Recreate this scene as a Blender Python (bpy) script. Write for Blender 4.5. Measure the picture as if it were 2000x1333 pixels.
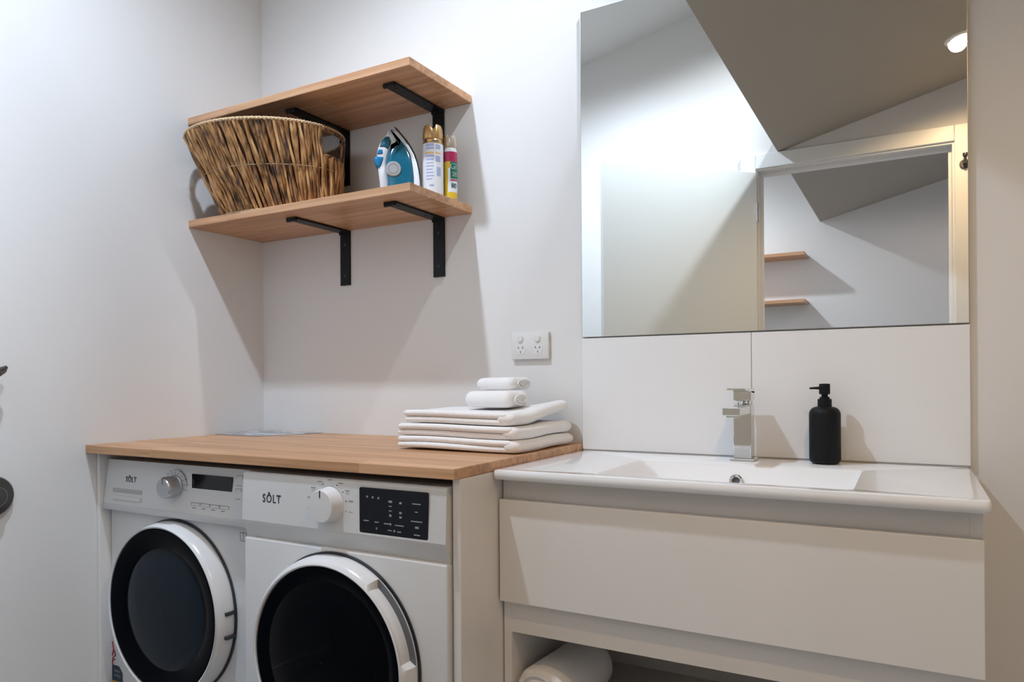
import bpy, bmesh, math, random
from mathutils import Vector, Matrix
from math import sin, cos, pi, radians
random.seed(7)
for o in list(bpy.data.objects):
    bpy.data.objects.remove(o)
S = bpy.context.scene
C = S.collection

# ------------------------------------------------------------------ camera, world, lights, exposure
cam_d = bpy.data.cameras.new('camera'); cam = bpy.data.objects.new('camera', cam_d); C.objects.link(cam); S.camera = cam
YAW, PITCH, ROLL = radians(28.999), radians(.103), radians(-.378)
F = Vector((-sin(YAW)*cos(PITCH), cos(YAW)*cos(PITCH), sin(PITCH)))
R = Vector((cos(YAW), sin(YAW), 0)); U = R.cross(F)
R2 = R*cos(ROLL) + U*sin(ROLL); U2 = U*cos(ROLL) - R*sin(ROLL)
M = Matrix((R2, U2, -F)).transposed().to_4x4(); M.translation = Vector((1.9974, -1.7753, 1.0702))
cam.matrix_world = M
cam_d.sensor_width = 36; cam_d.lens = 1403.67*36/2000
cam_d.shift_x = (1000-1008.39)/2000; cam_d.shift_y = (740.785-666.5)/2000
cam_d.clip_start = .01

w = bpy.data.worlds.new('world'); S.world = w; w.use_nodes = True
w.node_tree.nodes['Background'].inputs[0].default_value = (.75, .87, 1, 1)
w.node_tree.nodes['Background'].inputs[1].default_value = .35
S.view_settings.view_transform = 'Standard'; S.view_settings.look = 'None'
S.view_settings.gamma = 1; S.view_settings.use_curve_mapping = False
S.view_settings.exposure = 0.0


def area(name, loc, d, sx, sy, power, col, spread=180):
    l = bpy.data.lights.new(name, 'AREA'); l.shape = 'RECTANGLE'; l.size = sx; l.size_y = sy
    l.energy = power; l.color = col; l.spread = radians(spread)
    o = bpy.data.objects.new(name, l); C.objects.link(o); o.location = loc
    o.rotation_euler = Vector(d).to_track_quat('-Z', 'Y').to_euler()
    return o


COOL = (.74, .86, 1.0); WARM = (1.0, .70, .45)

# lamps, plus two unseen beam spots added to streak the walls: (name, x, y, z, power, colour, cone, blend, radius, direction)
LAMPS = (
    ('ceiling_lamp', (.735, -1.00, 2.76), 98, (.73, .84, 1.0), 158, 1.0, .03, (0, 0, -1)),
    ('ceiling_lamp_next', (.45, -2.60, 2.70), 105, (.80, .88, 1.0), 165, .9, .03, (0, 0, -1)),
    ('added_beam_back', (1.80, -.42, 2.96), 85, (.85, .92, 1.0), 46, 1.0, .03, (-.80, .42, -.84)),  # unseen spot added to throw a bright streak down the mirror wall
    ('added_beam_front', (1.85, -1.35, 2.97), 118, (.85, .92, 1.0), 56, 1.0, .03, (-.80, -.16, -.78)),  # unseen spot added to brighten the door leaf and doorway wall
    ('soffit_lamp', (2.141, -1.286, 2.276), 25, (1, .68, .36), 160, .55, .03, (.16, -.04, -1)),
    ('soffit_lamp_next', (2.3, -2.6, 2.315), 7, (1, .80, .75), 165, .4, .03, (0, 0, -1)),
)
def spot(name, loc, power, col, ang=150, blend=.6, r=.04, d=(0, 0, -1)):
    l = bpy.data.lights.new(name, 'SPOT'); l.energy = power; l.color = col; l.spot_size = radians(ang)
    l.spot_blend = blend; l.shadow_soft_size = r
    o = bpy.data.objects.new(name, l); C.objects.link(o); o.location = loc
    o.rotation_euler = Vector(d).to_track_quat('-Z', 'Y').to_euler()
    return o


for _l in LAMPS: spot(_l[0], _l[1], _l[2], _l[3], _l[4], _l[5], _l[6], _l[7])

# ------------------------------------------------------------------ helpers
def tag(o, label=None, cat=None, group=None, kind=None):
    if label: o['label'] = label
    if cat: o['category'] = cat
    if group: o['group'] = group
    if kind: o['kind'] = kind
    return o


def thing(name, label, cat, loc, group=None):
    o = bpy.data.objects.new(name, None); C.objects.link(o); o.location = loc; o.empty_display_size = .05
    return tag(o, label, cat, group)


def wloc(o):
    v = Vector((0, 0, 0))
    while o: v += Vector(o.location); o = o.parent
    return v


def obj(name, bm, mat, parent=None, smooth=False, loc=None, sharp=35):
    """vertices are given in world coordinates; the object origin goes to its parent's origin or to loc"""
    off = wloc(parent) if parent else Vector(loc or (0, 0, 0))
    bmesh.ops.translate(bm, vec=-off, verts=bm.verts)
    bmesh.ops.recalc_face_normals(bm, faces=bm.faces)
    me = bpy.data.meshes.new(name); bm.to_mesh(me); bm.free()
    mats = mat if isinstance(mat, (list, tuple)) else [mat]
    for m in mats: me.materials.append(m)
    if smooth:
        for p in me.polygons: p.use_smooth = True
        try: me.set_sharp_from_angle(angle=radians(sharp))
        except Exception: pass
    o = bpy.data.objects.new(name, me); C.objects.link(o)
    if parent: o.parent = parent
    else: o.location = off
    return o


def BM(): return bmesh.new()


def box(bm, a, b, bev=0, seg=2, mi=0):
    t = bmesh.new()
    x0, y0, z0 = a; x1, y1, z1 = b
    vs = [t.verts.new((x, y, z)) for z in (z0, z1) for y in (y0, y1) for x in (x0, x1)]
    for f in ((0, 2, 3, 1), (4, 5, 7, 6), (0, 1, 5, 4), (2, 6, 7, 3), (0, 4, 6, 2), (1, 3, 7, 5)):
        t.faces.new([vs[i] for i in f])
    if bev: bmesh.ops.bevel(t, geom=t.edges[:], offset=bev, segments=seg, profile=.5, affect='EDGES')
    return merge(bm, t, mi)


def merge(bm, t, mi=0, mtx=None):
    if mtx: bmesh.ops.transform(t, matrix=mtx, verts=t.verts)
    mp = {}
    for v in t.verts: mp[v] = bm.verts.new(v.co)
    out = []
    for f in t.faces:
        try:
            n = bm.faces.new([mp[v] for v in f.verts]); n.material_index = mi or f.material_index; out.append(n)
        except ValueError: pass
    t.free()
    return out


def hexa(bm, pts, mi=0):
    vs = [bm.verts.new(p) for p in pts]
    for f in ((0, 3, 2, 1), (4, 5, 6, 7), (0, 1, 5, 4), (1, 2, 6, 5), (2, 3, 7, 6), (3, 0, 4, 7)):
        g = bm.faces.new([vs[i] for i in f]); g.material_index = mi


def lathe(bm, prof, center, axis='z', n=48, mi=0, cap=True):
    """prof: list of (radius, height along axis)"""
    cx, cy, cz = center; rings = []
    for r, h in prof:
        ring = []
        for i in range(n):
            a = 2*pi*i/n; u, v = r*cos(a), r*sin(a)
            p = {'z': (cx+u, cy+v, cz+h), 'y': (cx+u, cy+h, cz+v), 'x': (cx+h, cy+u, cz+v)}[axis]
            ring.append(bm.verts.new(p))
        rings.append(ring)
    for a, b in zip(rings, rings[1:]):
        for i in range(n):
            f = bm.faces.new((a[i], a[(i+1) % n], b[(i+1) % n], b[i])); f.material_index = mi
    if cap:
        for r in (rings[0], rings[-1]):
            f = bm.faces.new(r); f.material_index = mi


def tube(bm, pts, rad, n=8, mi=0, cap=True, flat=1.0):
    pts = [Vector(p) for p in pts]; rings = []
    up = Vector((0, 0, 1))
    for i, p in enumerate(pts):
        d = (pts[min(i+1, len(pts)-1)]-pts[max(i-1, 0)]).normalized()
        if abs(d.dot(up)) > .97: up = Vector((0, 1, 0)) if abs(d.y) < .9 else Vector((1, 0, 0))
        a = d.cross(up).normalized(); b = a.cross(d).normalized()
        r = rad[i] if isinstance(rad, (list, tuple)) else rad
        rings.append([bm.verts.new(p+a*r*cos(2*pi*k/n)+b*r*flat*sin(2*pi*k/n)) for k in range(n)])
    for a, b in zip(rings, rings[1:]):
        for i in range(n):
            f = bm.faces.new((a[i], a[(i+1) % n], b[(i+1) % n], b[i])); f.material_index = mi
    if cap:
        for r in (rings[0], rings[-1]):
            f = bm.faces.new(r); f.material_index = mi


def pillow(bm, poly, y0, y1, r=.004, seg=3, wfun=None, mi=0):
    """solid from an outline in the XZ plane, rounded towards both faces; wfun(x,z)-> half-width scale"""
    n = len(poly); cx = sum(p[0] for p in poly)/n; cz = sum(p[1] for p in poly)/n
    ym, h = (y0+y1)/2, (y1-y0)/2
    def inset(d):
        out = []
        for i in range(n):
            p0, p1, p2 = Vector(poly[i-1]), Vector(poly[i]), Vector(poly[(i+1) % n])
            e1 = (p1-p0).normalized(); e2 = (p2-p1).normalized()
            nn = Vector((-(e1+e2).y, (e1+e2).x))
            nn = nn.normalized() if nn.length > 1e-6 else Vector((-e1.y, e1.x))
            s = 1 if area2 > 0 else -1
            out.append(p1+nn*d*s)
        return out
    area2 = sum(poly[i-1][0]*poly[i][1]-poly[i][0]*poly[i-1][1] for i in range(n))
    rings = []
    for k in range(seg+1):
        a = pi/2*k/seg; rings.append((inset(r*(1-sin(a))), -h+r*(1-cos(a)) if False else -h + r*(1-cos(a))))
    rings = [(inset(r*(1-sin(pi/2*k/seg))), -h+r*(1-cos(pi/2*k/seg))) for k in range(seg+1)]
    rings = rings + [(p, -y) for p, y in reversed(rings)]
    vr = []
    for pts, y in rings:
        vr.append([bm.verts.new((p[0], ym+y*(wfun(p[0], p[1]) if wfun else 1), p[1])) for p in pts])
    for a, b in zip(vr, vr[1:]):
        for i in range(n):
            f = bm.faces.new((a[i], a[(i+1) % n], b[(i+1) % n], b[i])); f.material_index = mi
    for q in (vr[0], vr[-1]):
        f = bm.faces.new(q); f.material_index = mi


def rrect(cx, cz, w_, h_, r, n=5):
    out = []
    for sx, sz, a0 in ((1, 1, 0), (-1, 1, 90), (-1, -1, 180), (1, -1, 270)):
        for k in range(n+1):
            a = radians(a0+90*k/n)
            out.append((cx+sx*(w_/2-r)+r*cos(a), cz+sz*(h_/2-r)+r*sin(a)))
    return out


def prism(bm, poly, y0, y1, mi=0):
    a = [bm.verts.new((x, y0, z)) for x, z in poly]; b = [bm.verts.new((x, y1, z)) for x, z in poly]
    n = len(poly)
    for i in range(n):
        f = bm.faces.new((a[i], a[(i+1) % n], b[(i+1) % n], b[i])); f.material_index = mi
    for q in (a, b):
        f = bm.faces.new(q); f.material_index = mi


def text_obj(name, s, size, loc, parent, mat, ext=.0003, xs=1.0, rot=(pi/2, 0, 0), align='CENTER', sp=1.0, bold=0):
    cu = bpy.data.curves.new(name, 'FONT'); cu.body = s; cu.size = size; cu.extrude = ext
    cu.align_x = align; cu.align_y = 'CENTER'; cu.space_character = sp; cu.resolution_u = 3; cu.offset = bold
    t = bpy.data.objects.new(name+'_tmp', cu); C.objects.link(t)
    dg = bpy.context.evaluated_depsgraph_get()
    me = bpy.data.meshes.new_from_object(t.evaluated_get(dg))
    bpy.data.objects.remove(t)
    me.transform(Matrix.Translation(Vector(loc)-wloc(parent)) @ __import__('mathutils').Euler(rot).to_matrix().to_4x4() @ Matrix.Diagonal((xs, 1, 1, 1)))
    me.materials.clear(); me.materials.append(mat); me.name = name
    o = bpy.data.objects.new(name, me); C.objects.link(o); o.parent = parent
    return o


# ------------------------------------------------------------------ materials
def mat(name, col, rough=.5, metal=0, bump=None, spec=None, coat=0, noise=None, trans=0, emis=None, alpha=1, sheen=0, ior=None):
    m = bpy.data.materials.new(name); m.use_nodes = True; nt = m.node_tree; b = nt.nodes['Principled BSDF']
    b.inputs['Base Color'].default_value = (*col, 1); b.inputs['Roughness'].default_value = rough
    b.inputs['Metallic'].default_value = metal
    if spec is not None: b.inputs['Specular IOR Level'].default_value = spec
    if coat: b.inputs['Coat Weight'].default_value = coat; b.inputs['Coat Roughness'].default_value = .05
    if sheen: b.inputs['Sheen Weight'].default_value = sheen; b.inputs['Sheen Roughness'].default_value = .5
    if trans: b.inputs['Transmission Weight'].default_value = trans
    if ior: b.inputs['IOR'].default_value = ior
    if emis: b.inputs['Emission Color'].default_value = (*emis[0], 1); b.inputs['Emission Strength'].default_value = emis[1]
    tc = nt.nodes.new('ShaderNodeTexCoord')
    if bump or noise:
        if bump:
            sc, st = bump[0], bump[1]
            n = nt.nodes.new('ShaderNodeTexNoise'); n.inputs['Scale'].default_value = sc; n.inputs['Detail'].default_value = 3
            nt.links.new(tc.outputs['Object'], n.inputs['Vector'])
            bp = nt.nodes.new('ShaderNodeBump'); bp.inputs['Strength'].default_value = st; bp.inputs['Distance'].default_value = bump[2] if len(bump) > 2 else .002
            nt.links.new(n.outputs['Fac'], bp.inputs['Height']); nt.links.new(bp.outputs['Normal'], b.inputs['Normal'])
        if noise:
            sc, col2, lo, hi = noise[:4]
            n = nt.nodes.new('ShaderNodeTexNoise'); n.inputs['Scale'].default_value = sc; n.inputs['Detail'].default_value = 4
            mp = nt.nodes.new('ShaderNodeMapping')
            if len(noise) > 4: mp.inputs['Scale'].default_value = noise[4]
            nt.links.new(tc.outputs['Object'], mp.inputs['Vector']); nt.links.new(mp.outputs['Vector'], n.inputs['Vector'])
            r = nt.nodes.new('ShaderNodeValToRGB'); r.color_ramp.elements[0].position = lo; r.color_ramp.elements[1].position = hi
            r.color_ramp.elements[0].color = (*col, 1); r.color_ramp.elements[1].color = (*col2, 1)
            nt.links.new(n.outputs['Fac'], r.inputs['Fac']); nt.links.new(r.outputs['Color'], b.inputs['Base Color'])
    return m


def wood(name, c1, c2, c3, plank=.045, rough=.4):
    m = bpy.data.materials.new(name); m.use_nodes = True; nt = m.node_tree; b = nt.nodes['Principled BSDF']
    L = nt.links.new; N = nt.nodes.new
    tc = N('ShaderNodeTexCoord'); sep = N('ShaderNodeSeparateXYZ'); L(tc.outputs['Object'], sep.inputs[0])
    dv = N('ShaderNodeMath'); dv.operation = 'DIVIDE'; dv.inputs[1].default_value = plank; L(sep.outputs['Y'], dv.inputs[0])
    fl = N('ShaderNodeMath'); fl.operation = 'FLOOR'; L(dv.outputs[0], fl.inputs[0])
    xo = N('ShaderNodeMath'); xo.operation = 'MULTIPLY_ADD'; xo.inputs[1].default_value = .37; L(fl.outputs[0], xo.inputs[0]); L(sep.outputs['X'], xo.inputs[2])
    xd = N('ShaderNodeMath'); xd.operation = 'DIVIDE'; xd.inputs[1].default_value = .7; L(xo.outputs[0], xd.inputs[0])
    xf = N('ShaderNodeMath'); xf.operation = 'FLOOR'; L(xd.outputs[0], xf.inputs[0])
    cmb = N('ShaderNodeCombineXYZ'); L(fl.outputs[0], cmb.inputs[0]); L(xf.outputs[0], cmb.inputs[1])
    wn = N('ShaderNodeTexWhiteNoise'); wn.noise_dimensions = '3D'; L(cmb.outputs[0], wn.inputs['Vector'])
    mp = N('ShaderNodeMapping'); mp.inputs['Scale'].default_value = (2.2, 60, 60); L(tc.outputs['Object'], mp.inputs['Vector'])
    ad = N('ShaderNodeVectorMath'); ad.operation = 'ADD'; L(mp.outputs[0], ad.inputs[0]); L(wn.outputs['Color'], ad.inputs[1])
    sc = N('ShaderNodeVectorMath'); sc.operation = 'MULTIPLY_ADD'; sc.inputs[1].default_value = (9, 9, 9)
    L(wn.outputs['Color'], sc.inputs[0]); L(mp.outputs[0], sc.inputs[2])
    n = N('ShaderNodeTexNoise'); n.inputs['Scale'].default_value = 1.0; n.inputs['Detail'].default_value = 5; n.inputs['Distortion'].default_value = .4
    L(sc.outputs[0], n.inputs['Vector'])
    r = N('ShaderNodeValToRGB'); e = r.color_ramp.elements
    e[0].position = .3; e[0].color = (*c1, 1); e[1].position = .72; e[1].color = (*c3, 1)
    k = e.new(.5); k.color = (*c2, 1)
    mx = N('ShaderNodeMath'); mx.operation = 'MULTIPLY_ADD'; mx.inputs[1].default_value = .18; L(wn.outputs['Value'], mx.inputs[0])
    sb = N('ShaderNodeMath'); sb.operation = 'SUBTRACT'; sb.inputs[1].default_value = .09; L(n.outputs['Fac'], sb.inputs[0]); L(sb.outputs[0], mx.inputs[2])
    L(mx.outputs[0], r.inputs['Fac']); L(r.outputs['Color'], b.inputs['Base Color'])
    bp = N('ShaderNodeBump'); bp.inputs['Strength'].default_value = .08; bp.inputs['Distance'].default_value = .001; L(n.outputs['Fac'], bp.inputs['Height']); L(bp.outputs[0], b.inputs['Normal'])
    b.inputs['Roughness'].default_value = rough
    return m


WALL = mat('wall_paint', (.78, .77, .755), .62, bump=(260, .10, .0012))
CEIL = mat('ceiling_paint', (.72, .71, .69), .7)
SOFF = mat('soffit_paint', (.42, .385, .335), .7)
FLOOR = mat('floor_tile_grey', (.34, .33, .32), .35, noise=(3, (.40, .39, .38), .4, .6))
DOORP = mat('door_paint', (.79, .82, .80), .35)
TRIM = mat('trim_paint', (.84, .84, .83), .35)
OAK = wood('oak', (.44, .225, .108), (.57, .315, .160), (.68, .40, .225))
OAKL = wood('oak_shelf', (.40, .20, .098), (.53, .285, .148), (.64, .37, .21), plank=.06)
BLACKM = mat('black_steel', (.006, .007, .009), .40, spec=.25)
MIRROR = mat('mirror_silver', (.93, .95, .94), .0, metal=1)
EDGE = mat('mirror_edge', (.35, .36, .33), .3, metal=.6)
TILE = mat('white_tile', (.86, .865, .87), .12, bump=(6, .05, .004))
GROUT = mat('grout', (.50, .49, .46), .8)
CERAM = mat('ceramic', (.90, .91, .92), .06, coat=.5)
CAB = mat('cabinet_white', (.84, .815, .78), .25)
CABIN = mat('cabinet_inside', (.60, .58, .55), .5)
WASH = mat('washer_white', (.72, .72, .715), .28)
WASHS = mat('washer_light_grey', (.62, .625, .64), .3)
DGREY = mat('dark_grey_plastic', (.03, .035, .04), .4)
GAPM = mat('gap_grey', (.10, .11, .12), .6)
GLASSB = mat('door_glass_black', (.001, .0015, .003), .05, spec=.07)
RINGB = mat('door_ring_black', (.0015, .0025, .005), .14, spec=.04)
DRUM = mat('washer_glass_smoke', (.010, .018, .028), .07, spec=.14)
DISP = mat('display_black', (.004, .005, .009), .08, spec=.4)
INK = mat('ink_black', (.015, .015, .02), .6)
INKG = mat('ink_grey', (.16, .16, .17), .6)
LEDW = mat('panel_print_white', (.34, .36, .38), .5)
SILV = mat('knob_silver', (.50, .51, .53), .3, metal=.55)
CHROME = mat('chrome', (.78, .78, .77), .06, metal=1)
GUN = mat('gunmetal', (.16, .155, .15), .3, metal=.9)
MATTEB = mat('matte_black', (.007, .008, .010), .55, spec=.22)
PLASTW = mat('outlet_plastic', (.76, .75, .73), .3)
TOWEL = mat('terry_white', (.94, .93, .92), .95, bump=(420, .6, .003), sheen=.3)
TEAL = mat('iron_teal', (.006, .105, .17), .12, coat=.4)
TEALD = mat('iron_blue_grip', (.004, .20, .42), .3)
IRONW = mat('iron_white', (.70, .72, .75), .25)
GOLD = mat('can_gold', (.50, .30, .12), .25, metal=.55)
CANW = mat('can_label_white', (.70, .71, .74), .25)
CANT = mat('can_print_blue', (.35, .40, .60), .4)
CANO = mat('can_print_orange', (.78, .42, .14), .4)
CANR = mat('can_print_crimson', (.40, .02, .09), .3)
CANG = mat('can_print_green', (.0, .16, .085), .3)
CANY = mat('can_print_yellow', (.65, .45, .03), .3)
CANTEAL = mat('can_print_teal', (.02, .16, .22), .3)
CAPC = mat('can_cap_champagne', (.50, .42, .33), .2, metal=.4)
STR_R = mat('sticker_red', (.35, .02, .03), .5)
STR_Y = mat('sticker_yellow', (.55, .28, .03), .5)
STR_B = mat('sticker_navy', (.012, .03, .06), .5)
LAMPG = mat('lamp_lens', (1, 1, 1), .4, emis=((1, .95, .88), 25))
SKYP = mat('skylight_pane', (.8, .85, .9), .3, emis=((.74, .86, 1), 2.0))
LEAFL = mat('leaflet_grey', (.30, .31, .33), .25, noise=(9, (.55, .57, .6), .50, .53, (1, 1.6, 1)))
CORD = mat('cord_black', (.01, .01, .01), .6)


def wicker_mat():
    m = bpy.data.materials.new('wicker'); m.use_nodes = True; nt = m.node_tree; b = nt.nodes['Principled BSDF']
    L = nt.links.new; N = nt.nodes.new
    at = N('ShaderNodeAttribute'); at.attribute_name = 'strand'
    tc = N('ShaderNodeTexCoord'); mp = N('ShaderNodeMapping'); mp.inputs['Scale'].default_value = (60, 60, 9); L(tc.outputs['Object'], mp.inputs[0])
    ad = N('ShaderNodeVectorMath'); ad.operation = 'ADD'; L(mp.outputs[0], ad.inputs[0]); L(at.outputs['Vector'], ad.inputs[1])
    n = N('ShaderNodeTexNoise'); n.inputs['Scale'].default_value = 1; n.inputs['Detail'].default_value = 4; L(ad.outputs[0], n.inputs['Vector'])
    mx = N('ShaderNodeMath'); mx.operation = 'MULTIPLY_ADD'; mx.inputs[1].default_value = .28; L(at.outputs['Fac'], mx.inputs[0])
    sb = N('ShaderNodeMath'); sb.operation = 'SUBTRACT'; sb.inputs[1].default_value = .14; L(n.outputs['Fac'], sb.inputs[0]); L(sb.outputs[0], mx.inputs[2])
    r = N('ShaderNodeValToRGB'); e = r.color_ramp.elements
    e[0].position = .30; e[0].color = (.075, .042, .028, 1); e[1].position = .68; e[1].color = (.74, .45, .20, 1)
    k = e.new(.42); k.color = (.30, .155, .065, 1); k = e.new(.55); k.color = (.52, .275, .11, 1)
    L(mx.outputs[0], r.inputs[0]); L(r.outputs[0], b.inputs['Base Color'])
    bp = N('ShaderNodeBump'); bp.inputs['Strength'].default_value = .4; bp.inputs['Distance'].default_value = .002; L(n.outputs['Fac'], bp.inputs['Height']); L(bp.outputs[0], b.inputs['Normal'])
    b.inputs['Roughness'].default_value = .6
    return m


WICK = wicker_mat()
ROPE = mat('rim_rope', (.50, .33, .18), .7, noise=(220, (.66, .48, .29), .4, .6))
WIRE = mat('basket_wire', (.42, .33, .22), .5)
WICKD = mat('wicker_lining', (.12, .065, .035), .8)

# ------------------------------------------------------------------ room shell
XR = 3.05; YP = -1.75; YB = -3.45; ZT = 3.45
def zup(x): return 2.633+.21*x              # raked upper ceiling
def zso(x): return 2.12+.253*(x-1.45)       # raked lower soffit


def struct(name, bm, m, **k):
    o = obj(name, bm, m, **k); o['kind'] = 'structure'; return o


bm = BM(); box(bm, (-.1, YB-.1, -.1), (XR+.1, .1, 0)); struct('floor', bm, FLOOR)
bm = BM(); box(bm, (0, 0, 0), (XR, .1, ZT+.1)); struct('wall_back', bm, WALL)
bm = BM(); box(bm, (-.1, YB-.1, 0), (0, .1, ZT+.1)); struct('wall_left', bm, WALL)
bm = BM(); box(bm, (XR, YB-.1, 0), (XR+.1, .1, ZT+.1)); struct('wall_right', bm, WALL)
bm = BM(); box(bm, (0, YB-.1, 0), (XR, YB, ZT+.1)); struct('wall_far', bm, WALL)
# partition with the doorway (the photographer stands in it)
DX0, DX1, DH = 1.36, 2.14, 2.045; YQ = YP-.11
bm = BM()
box(bm, (0, YQ, 0), (DX0-.02, YP, ZT+.1)); box(bm, (DX1+.02, YQ, 0), (XR, YP, ZT+.1)); box(bm, (DX0-.02, YQ, DH+.02), (DX1+.02, YP, ZT+.1))
struct('wall_front', bm, WALL)
bm = BM()  # jamb lining with stop
for x0, x1 in ((DX0-.02, DX0), (DX1, DX1+.02)): box(bm, (x0, YQ-.002, 0), (x1, YP+.002, DH+.02))
box(bm, (DX0, YQ-.002, DH), (DX1, YP+.002, DH+.02))
box(bm, (DX0, YQ+.03, 0), (DX0+.012, YP-.045, DH)); box(bm, (DX1-.012, YQ+.03, 0), (DX1, YP-.045, DH)); box(bm, (DX0+.012, YQ+.03, DH-.012), (DX1-.012, YP-.045, DH))
struct('trim_1', bm, TRIM)
bm = BM()  # architraves, both sides of the partition
for y0, y1 in ((YP, YP+.014), (YQ-.014, YQ)):
    box(bm, (DX0-.075, y0, 0), (DX0-.008, y1, DH+.075), .003); box(bm, (DX1+.008, y0, 0), (DX1+.075, y1, DH+.075), .003)
    box(bm, (DX0-.008, y0, DH+.008), (DX1+.008, y1, DH+.075), .003)
struct('trim_2', bm, TRIM)

# upper raked ceiling with the skylight opening
bm = BM()
def slab(x0, x1, y0, y1, zf, th=.1):
    hexa(bm, [(x0, y0, zf(x0)), (x1, y0, zf(x1)), (x1, y1, zf(x1)), (x0, y1, zf(x0)),
              (x0, y0, zf(x0)+th), (x1, y0, zf(x1)+th), (x1, y1, zf(x1)+th), (x0, y1, zf(x0)+th)])
slab(0, XR, YP, 0, zup); slab(0, XR, YB, YQ, zup)
struct('ceiling', bm, CEIL)
# soffit: the raked underside on the right of both rooms
bm = BM()
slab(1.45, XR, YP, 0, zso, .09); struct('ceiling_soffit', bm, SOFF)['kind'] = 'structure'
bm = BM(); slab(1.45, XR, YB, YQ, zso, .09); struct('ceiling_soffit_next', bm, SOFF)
bm = BM(); box(bm, (XR-.012, YP, 0), (XR, 0, .09)); box(bm, (2.2, -.012, 0), (XR-.012, 0, .09)); box(bm, (0, YP+.002, 0), (.012, -.64, .09)); struct('baseboard_right', bm, TRIM)

# recessed downlights; the last two are added fittings for the beam spots
def downlight(x, y, zf, slope, label):
    z = zf(x); dl = thing('downlight', label, 'ceiling light', (x, y, z))
    tl = Matrix.Translation((x, y, z)) @ Matrix.Rotation(-math.atan(slope), 4, 'Y')
    t = BM(); lathe(t, [(.030, -.0005), (.030, -.005), (.047, -.004), (.049, -.0005), (.049, .0)], (0, 0, 0), n=40, cap=False); bm = BM(); merge(bm, t, 0, tl); obj('trim_ring', bm, TRIM, dl, True)
    t = BM(); lathe(t, [(.0295, -.0008), (.0295, -.0028)], (0, 0, 0), n=40); bm = BM(); merge(bm, t, 0, tl); obj('lens', bm, LAMPG, dl, True)
downlight(2.145, -1.286, zso, .253, 'round recessed downlight glowing in the sloped soffit, at the upper right of the mirror')
downlight(2.3, -2.6, zso, .253, 'round recessed downlight in the sloped soffit of the next room')
downlight(.735, -1.0, zup, .21, 'round recessed downlight in the raked ceiling above the counter')
downlight(.45, -2.6, zup, .21, 'round recessed downlight in the raked ceiling of the next room')
downlight(1.80, -.42, zup, .21, 'unseen round downlight added over the soffit for the light streak, near the mirror wall')
downlight(1.85, -1.35, zup, .21, 'unseen round downlight added over the soffit for the light streak, near the doorway wall')

# open door leaf (45 degrees into the room)
hx, hy = 1.362, -1.736; ex, ey = .798, -1.214
dv = Vector((ex-hx, ey-hy, 0)); ln = dv.length; dv.normalize(); nv = Vector((-dv.y, dv.x, 0))
if nv.dot(Vector((1, 1, 0))) < 0: nv = -nv
th_ = thing('open_door', 'white flush door leaf standing open into the room, seen in the mirror', 'door', (hx, hy, 0)); th_['kind'] = 'structure'
th_.name = 'door_1'
mt = Matrix((( *(dv[:]), 0), (*(nv[:]), 0), (0, 0, 1, 0), (0, 0, 0, 1)))
mt = Matrix(((dv.x, -nv.x, 0, hx), (dv.y, -nv.y, 0, hy), (0, 0, 1, 0), (0, 0, 0, 1)))
t = BM(); box(t, (.006, 0, .012), (ln, .035, 2.035), .0015); bm = BM(); merge(bm, t, 0, mt); obj('door_leaf', bm, DOORP, th_)
bm = BM()
for z in (.25, 1.0, 1.8): lathe(bm, [(.006, 0), (.006, .09)], (hx-.002, hy+.008, z), n=12)
obj('hinge', bm, CHROME, th_, True)

# robe hook on the architrave
hk = thing('robe_hook', 'small dark round robe hook beside the doorway, seen at the mirror right edge', 'hook', (2.184, YP+.014, 1.95))
bm = BM(); lathe(bm, [(.0, 0), (.019, 0), (.019, .006), (.017, .008), (0, .008)], (2.184, YP+.014, 1.95), 'y', 32, cap=False); obj('wall_plate', bm, GUN, hk, True)
bm = BM(); tube(bm, [(2.184, YP+.02, 1.95), (2.184, YP+.045, 1.953), (2.184, YP+.052, 1.972)], .006, 12)
lathe(bm, [(0, -.006), (.009, -.006), (.010, 0), (.009, .008), (0, .009)], (2.184, YP+.053, 1.978), 'z', 20, cap=False); obj('peg', bm, GUN, hk, True)

# shelves of the next room, seen through the doorway in the mirror
for z, lab in ((1.90, 'upper oak shelf in the next room, seen through the doorway in the mirror'), (1.59, 'lower oak shelf in the next room, seen through the doorway in the mirror')):
    sh = thing('wall_shelf', lab, 'shelf', (.6, YB, z-.022), 'oak shelves in the next room')
    bm = BM(); box(bm, (.15, YB+.0005, z-.022), (1.375, YB+.20, z), .0015); obj('board', bm, OAKL, sh)
    for bx in (.35, 1.0):
        bm = BM(); box(bm, (bx, YB+.0005, z-.20), (bx+.04, YB+.006, z-.0225)); box(bm, (bx, YB+.006, z-.030), (bx+.04, YB+.17, z-.0225)); obj('bracket', bm, BLACKM, sh)

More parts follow.
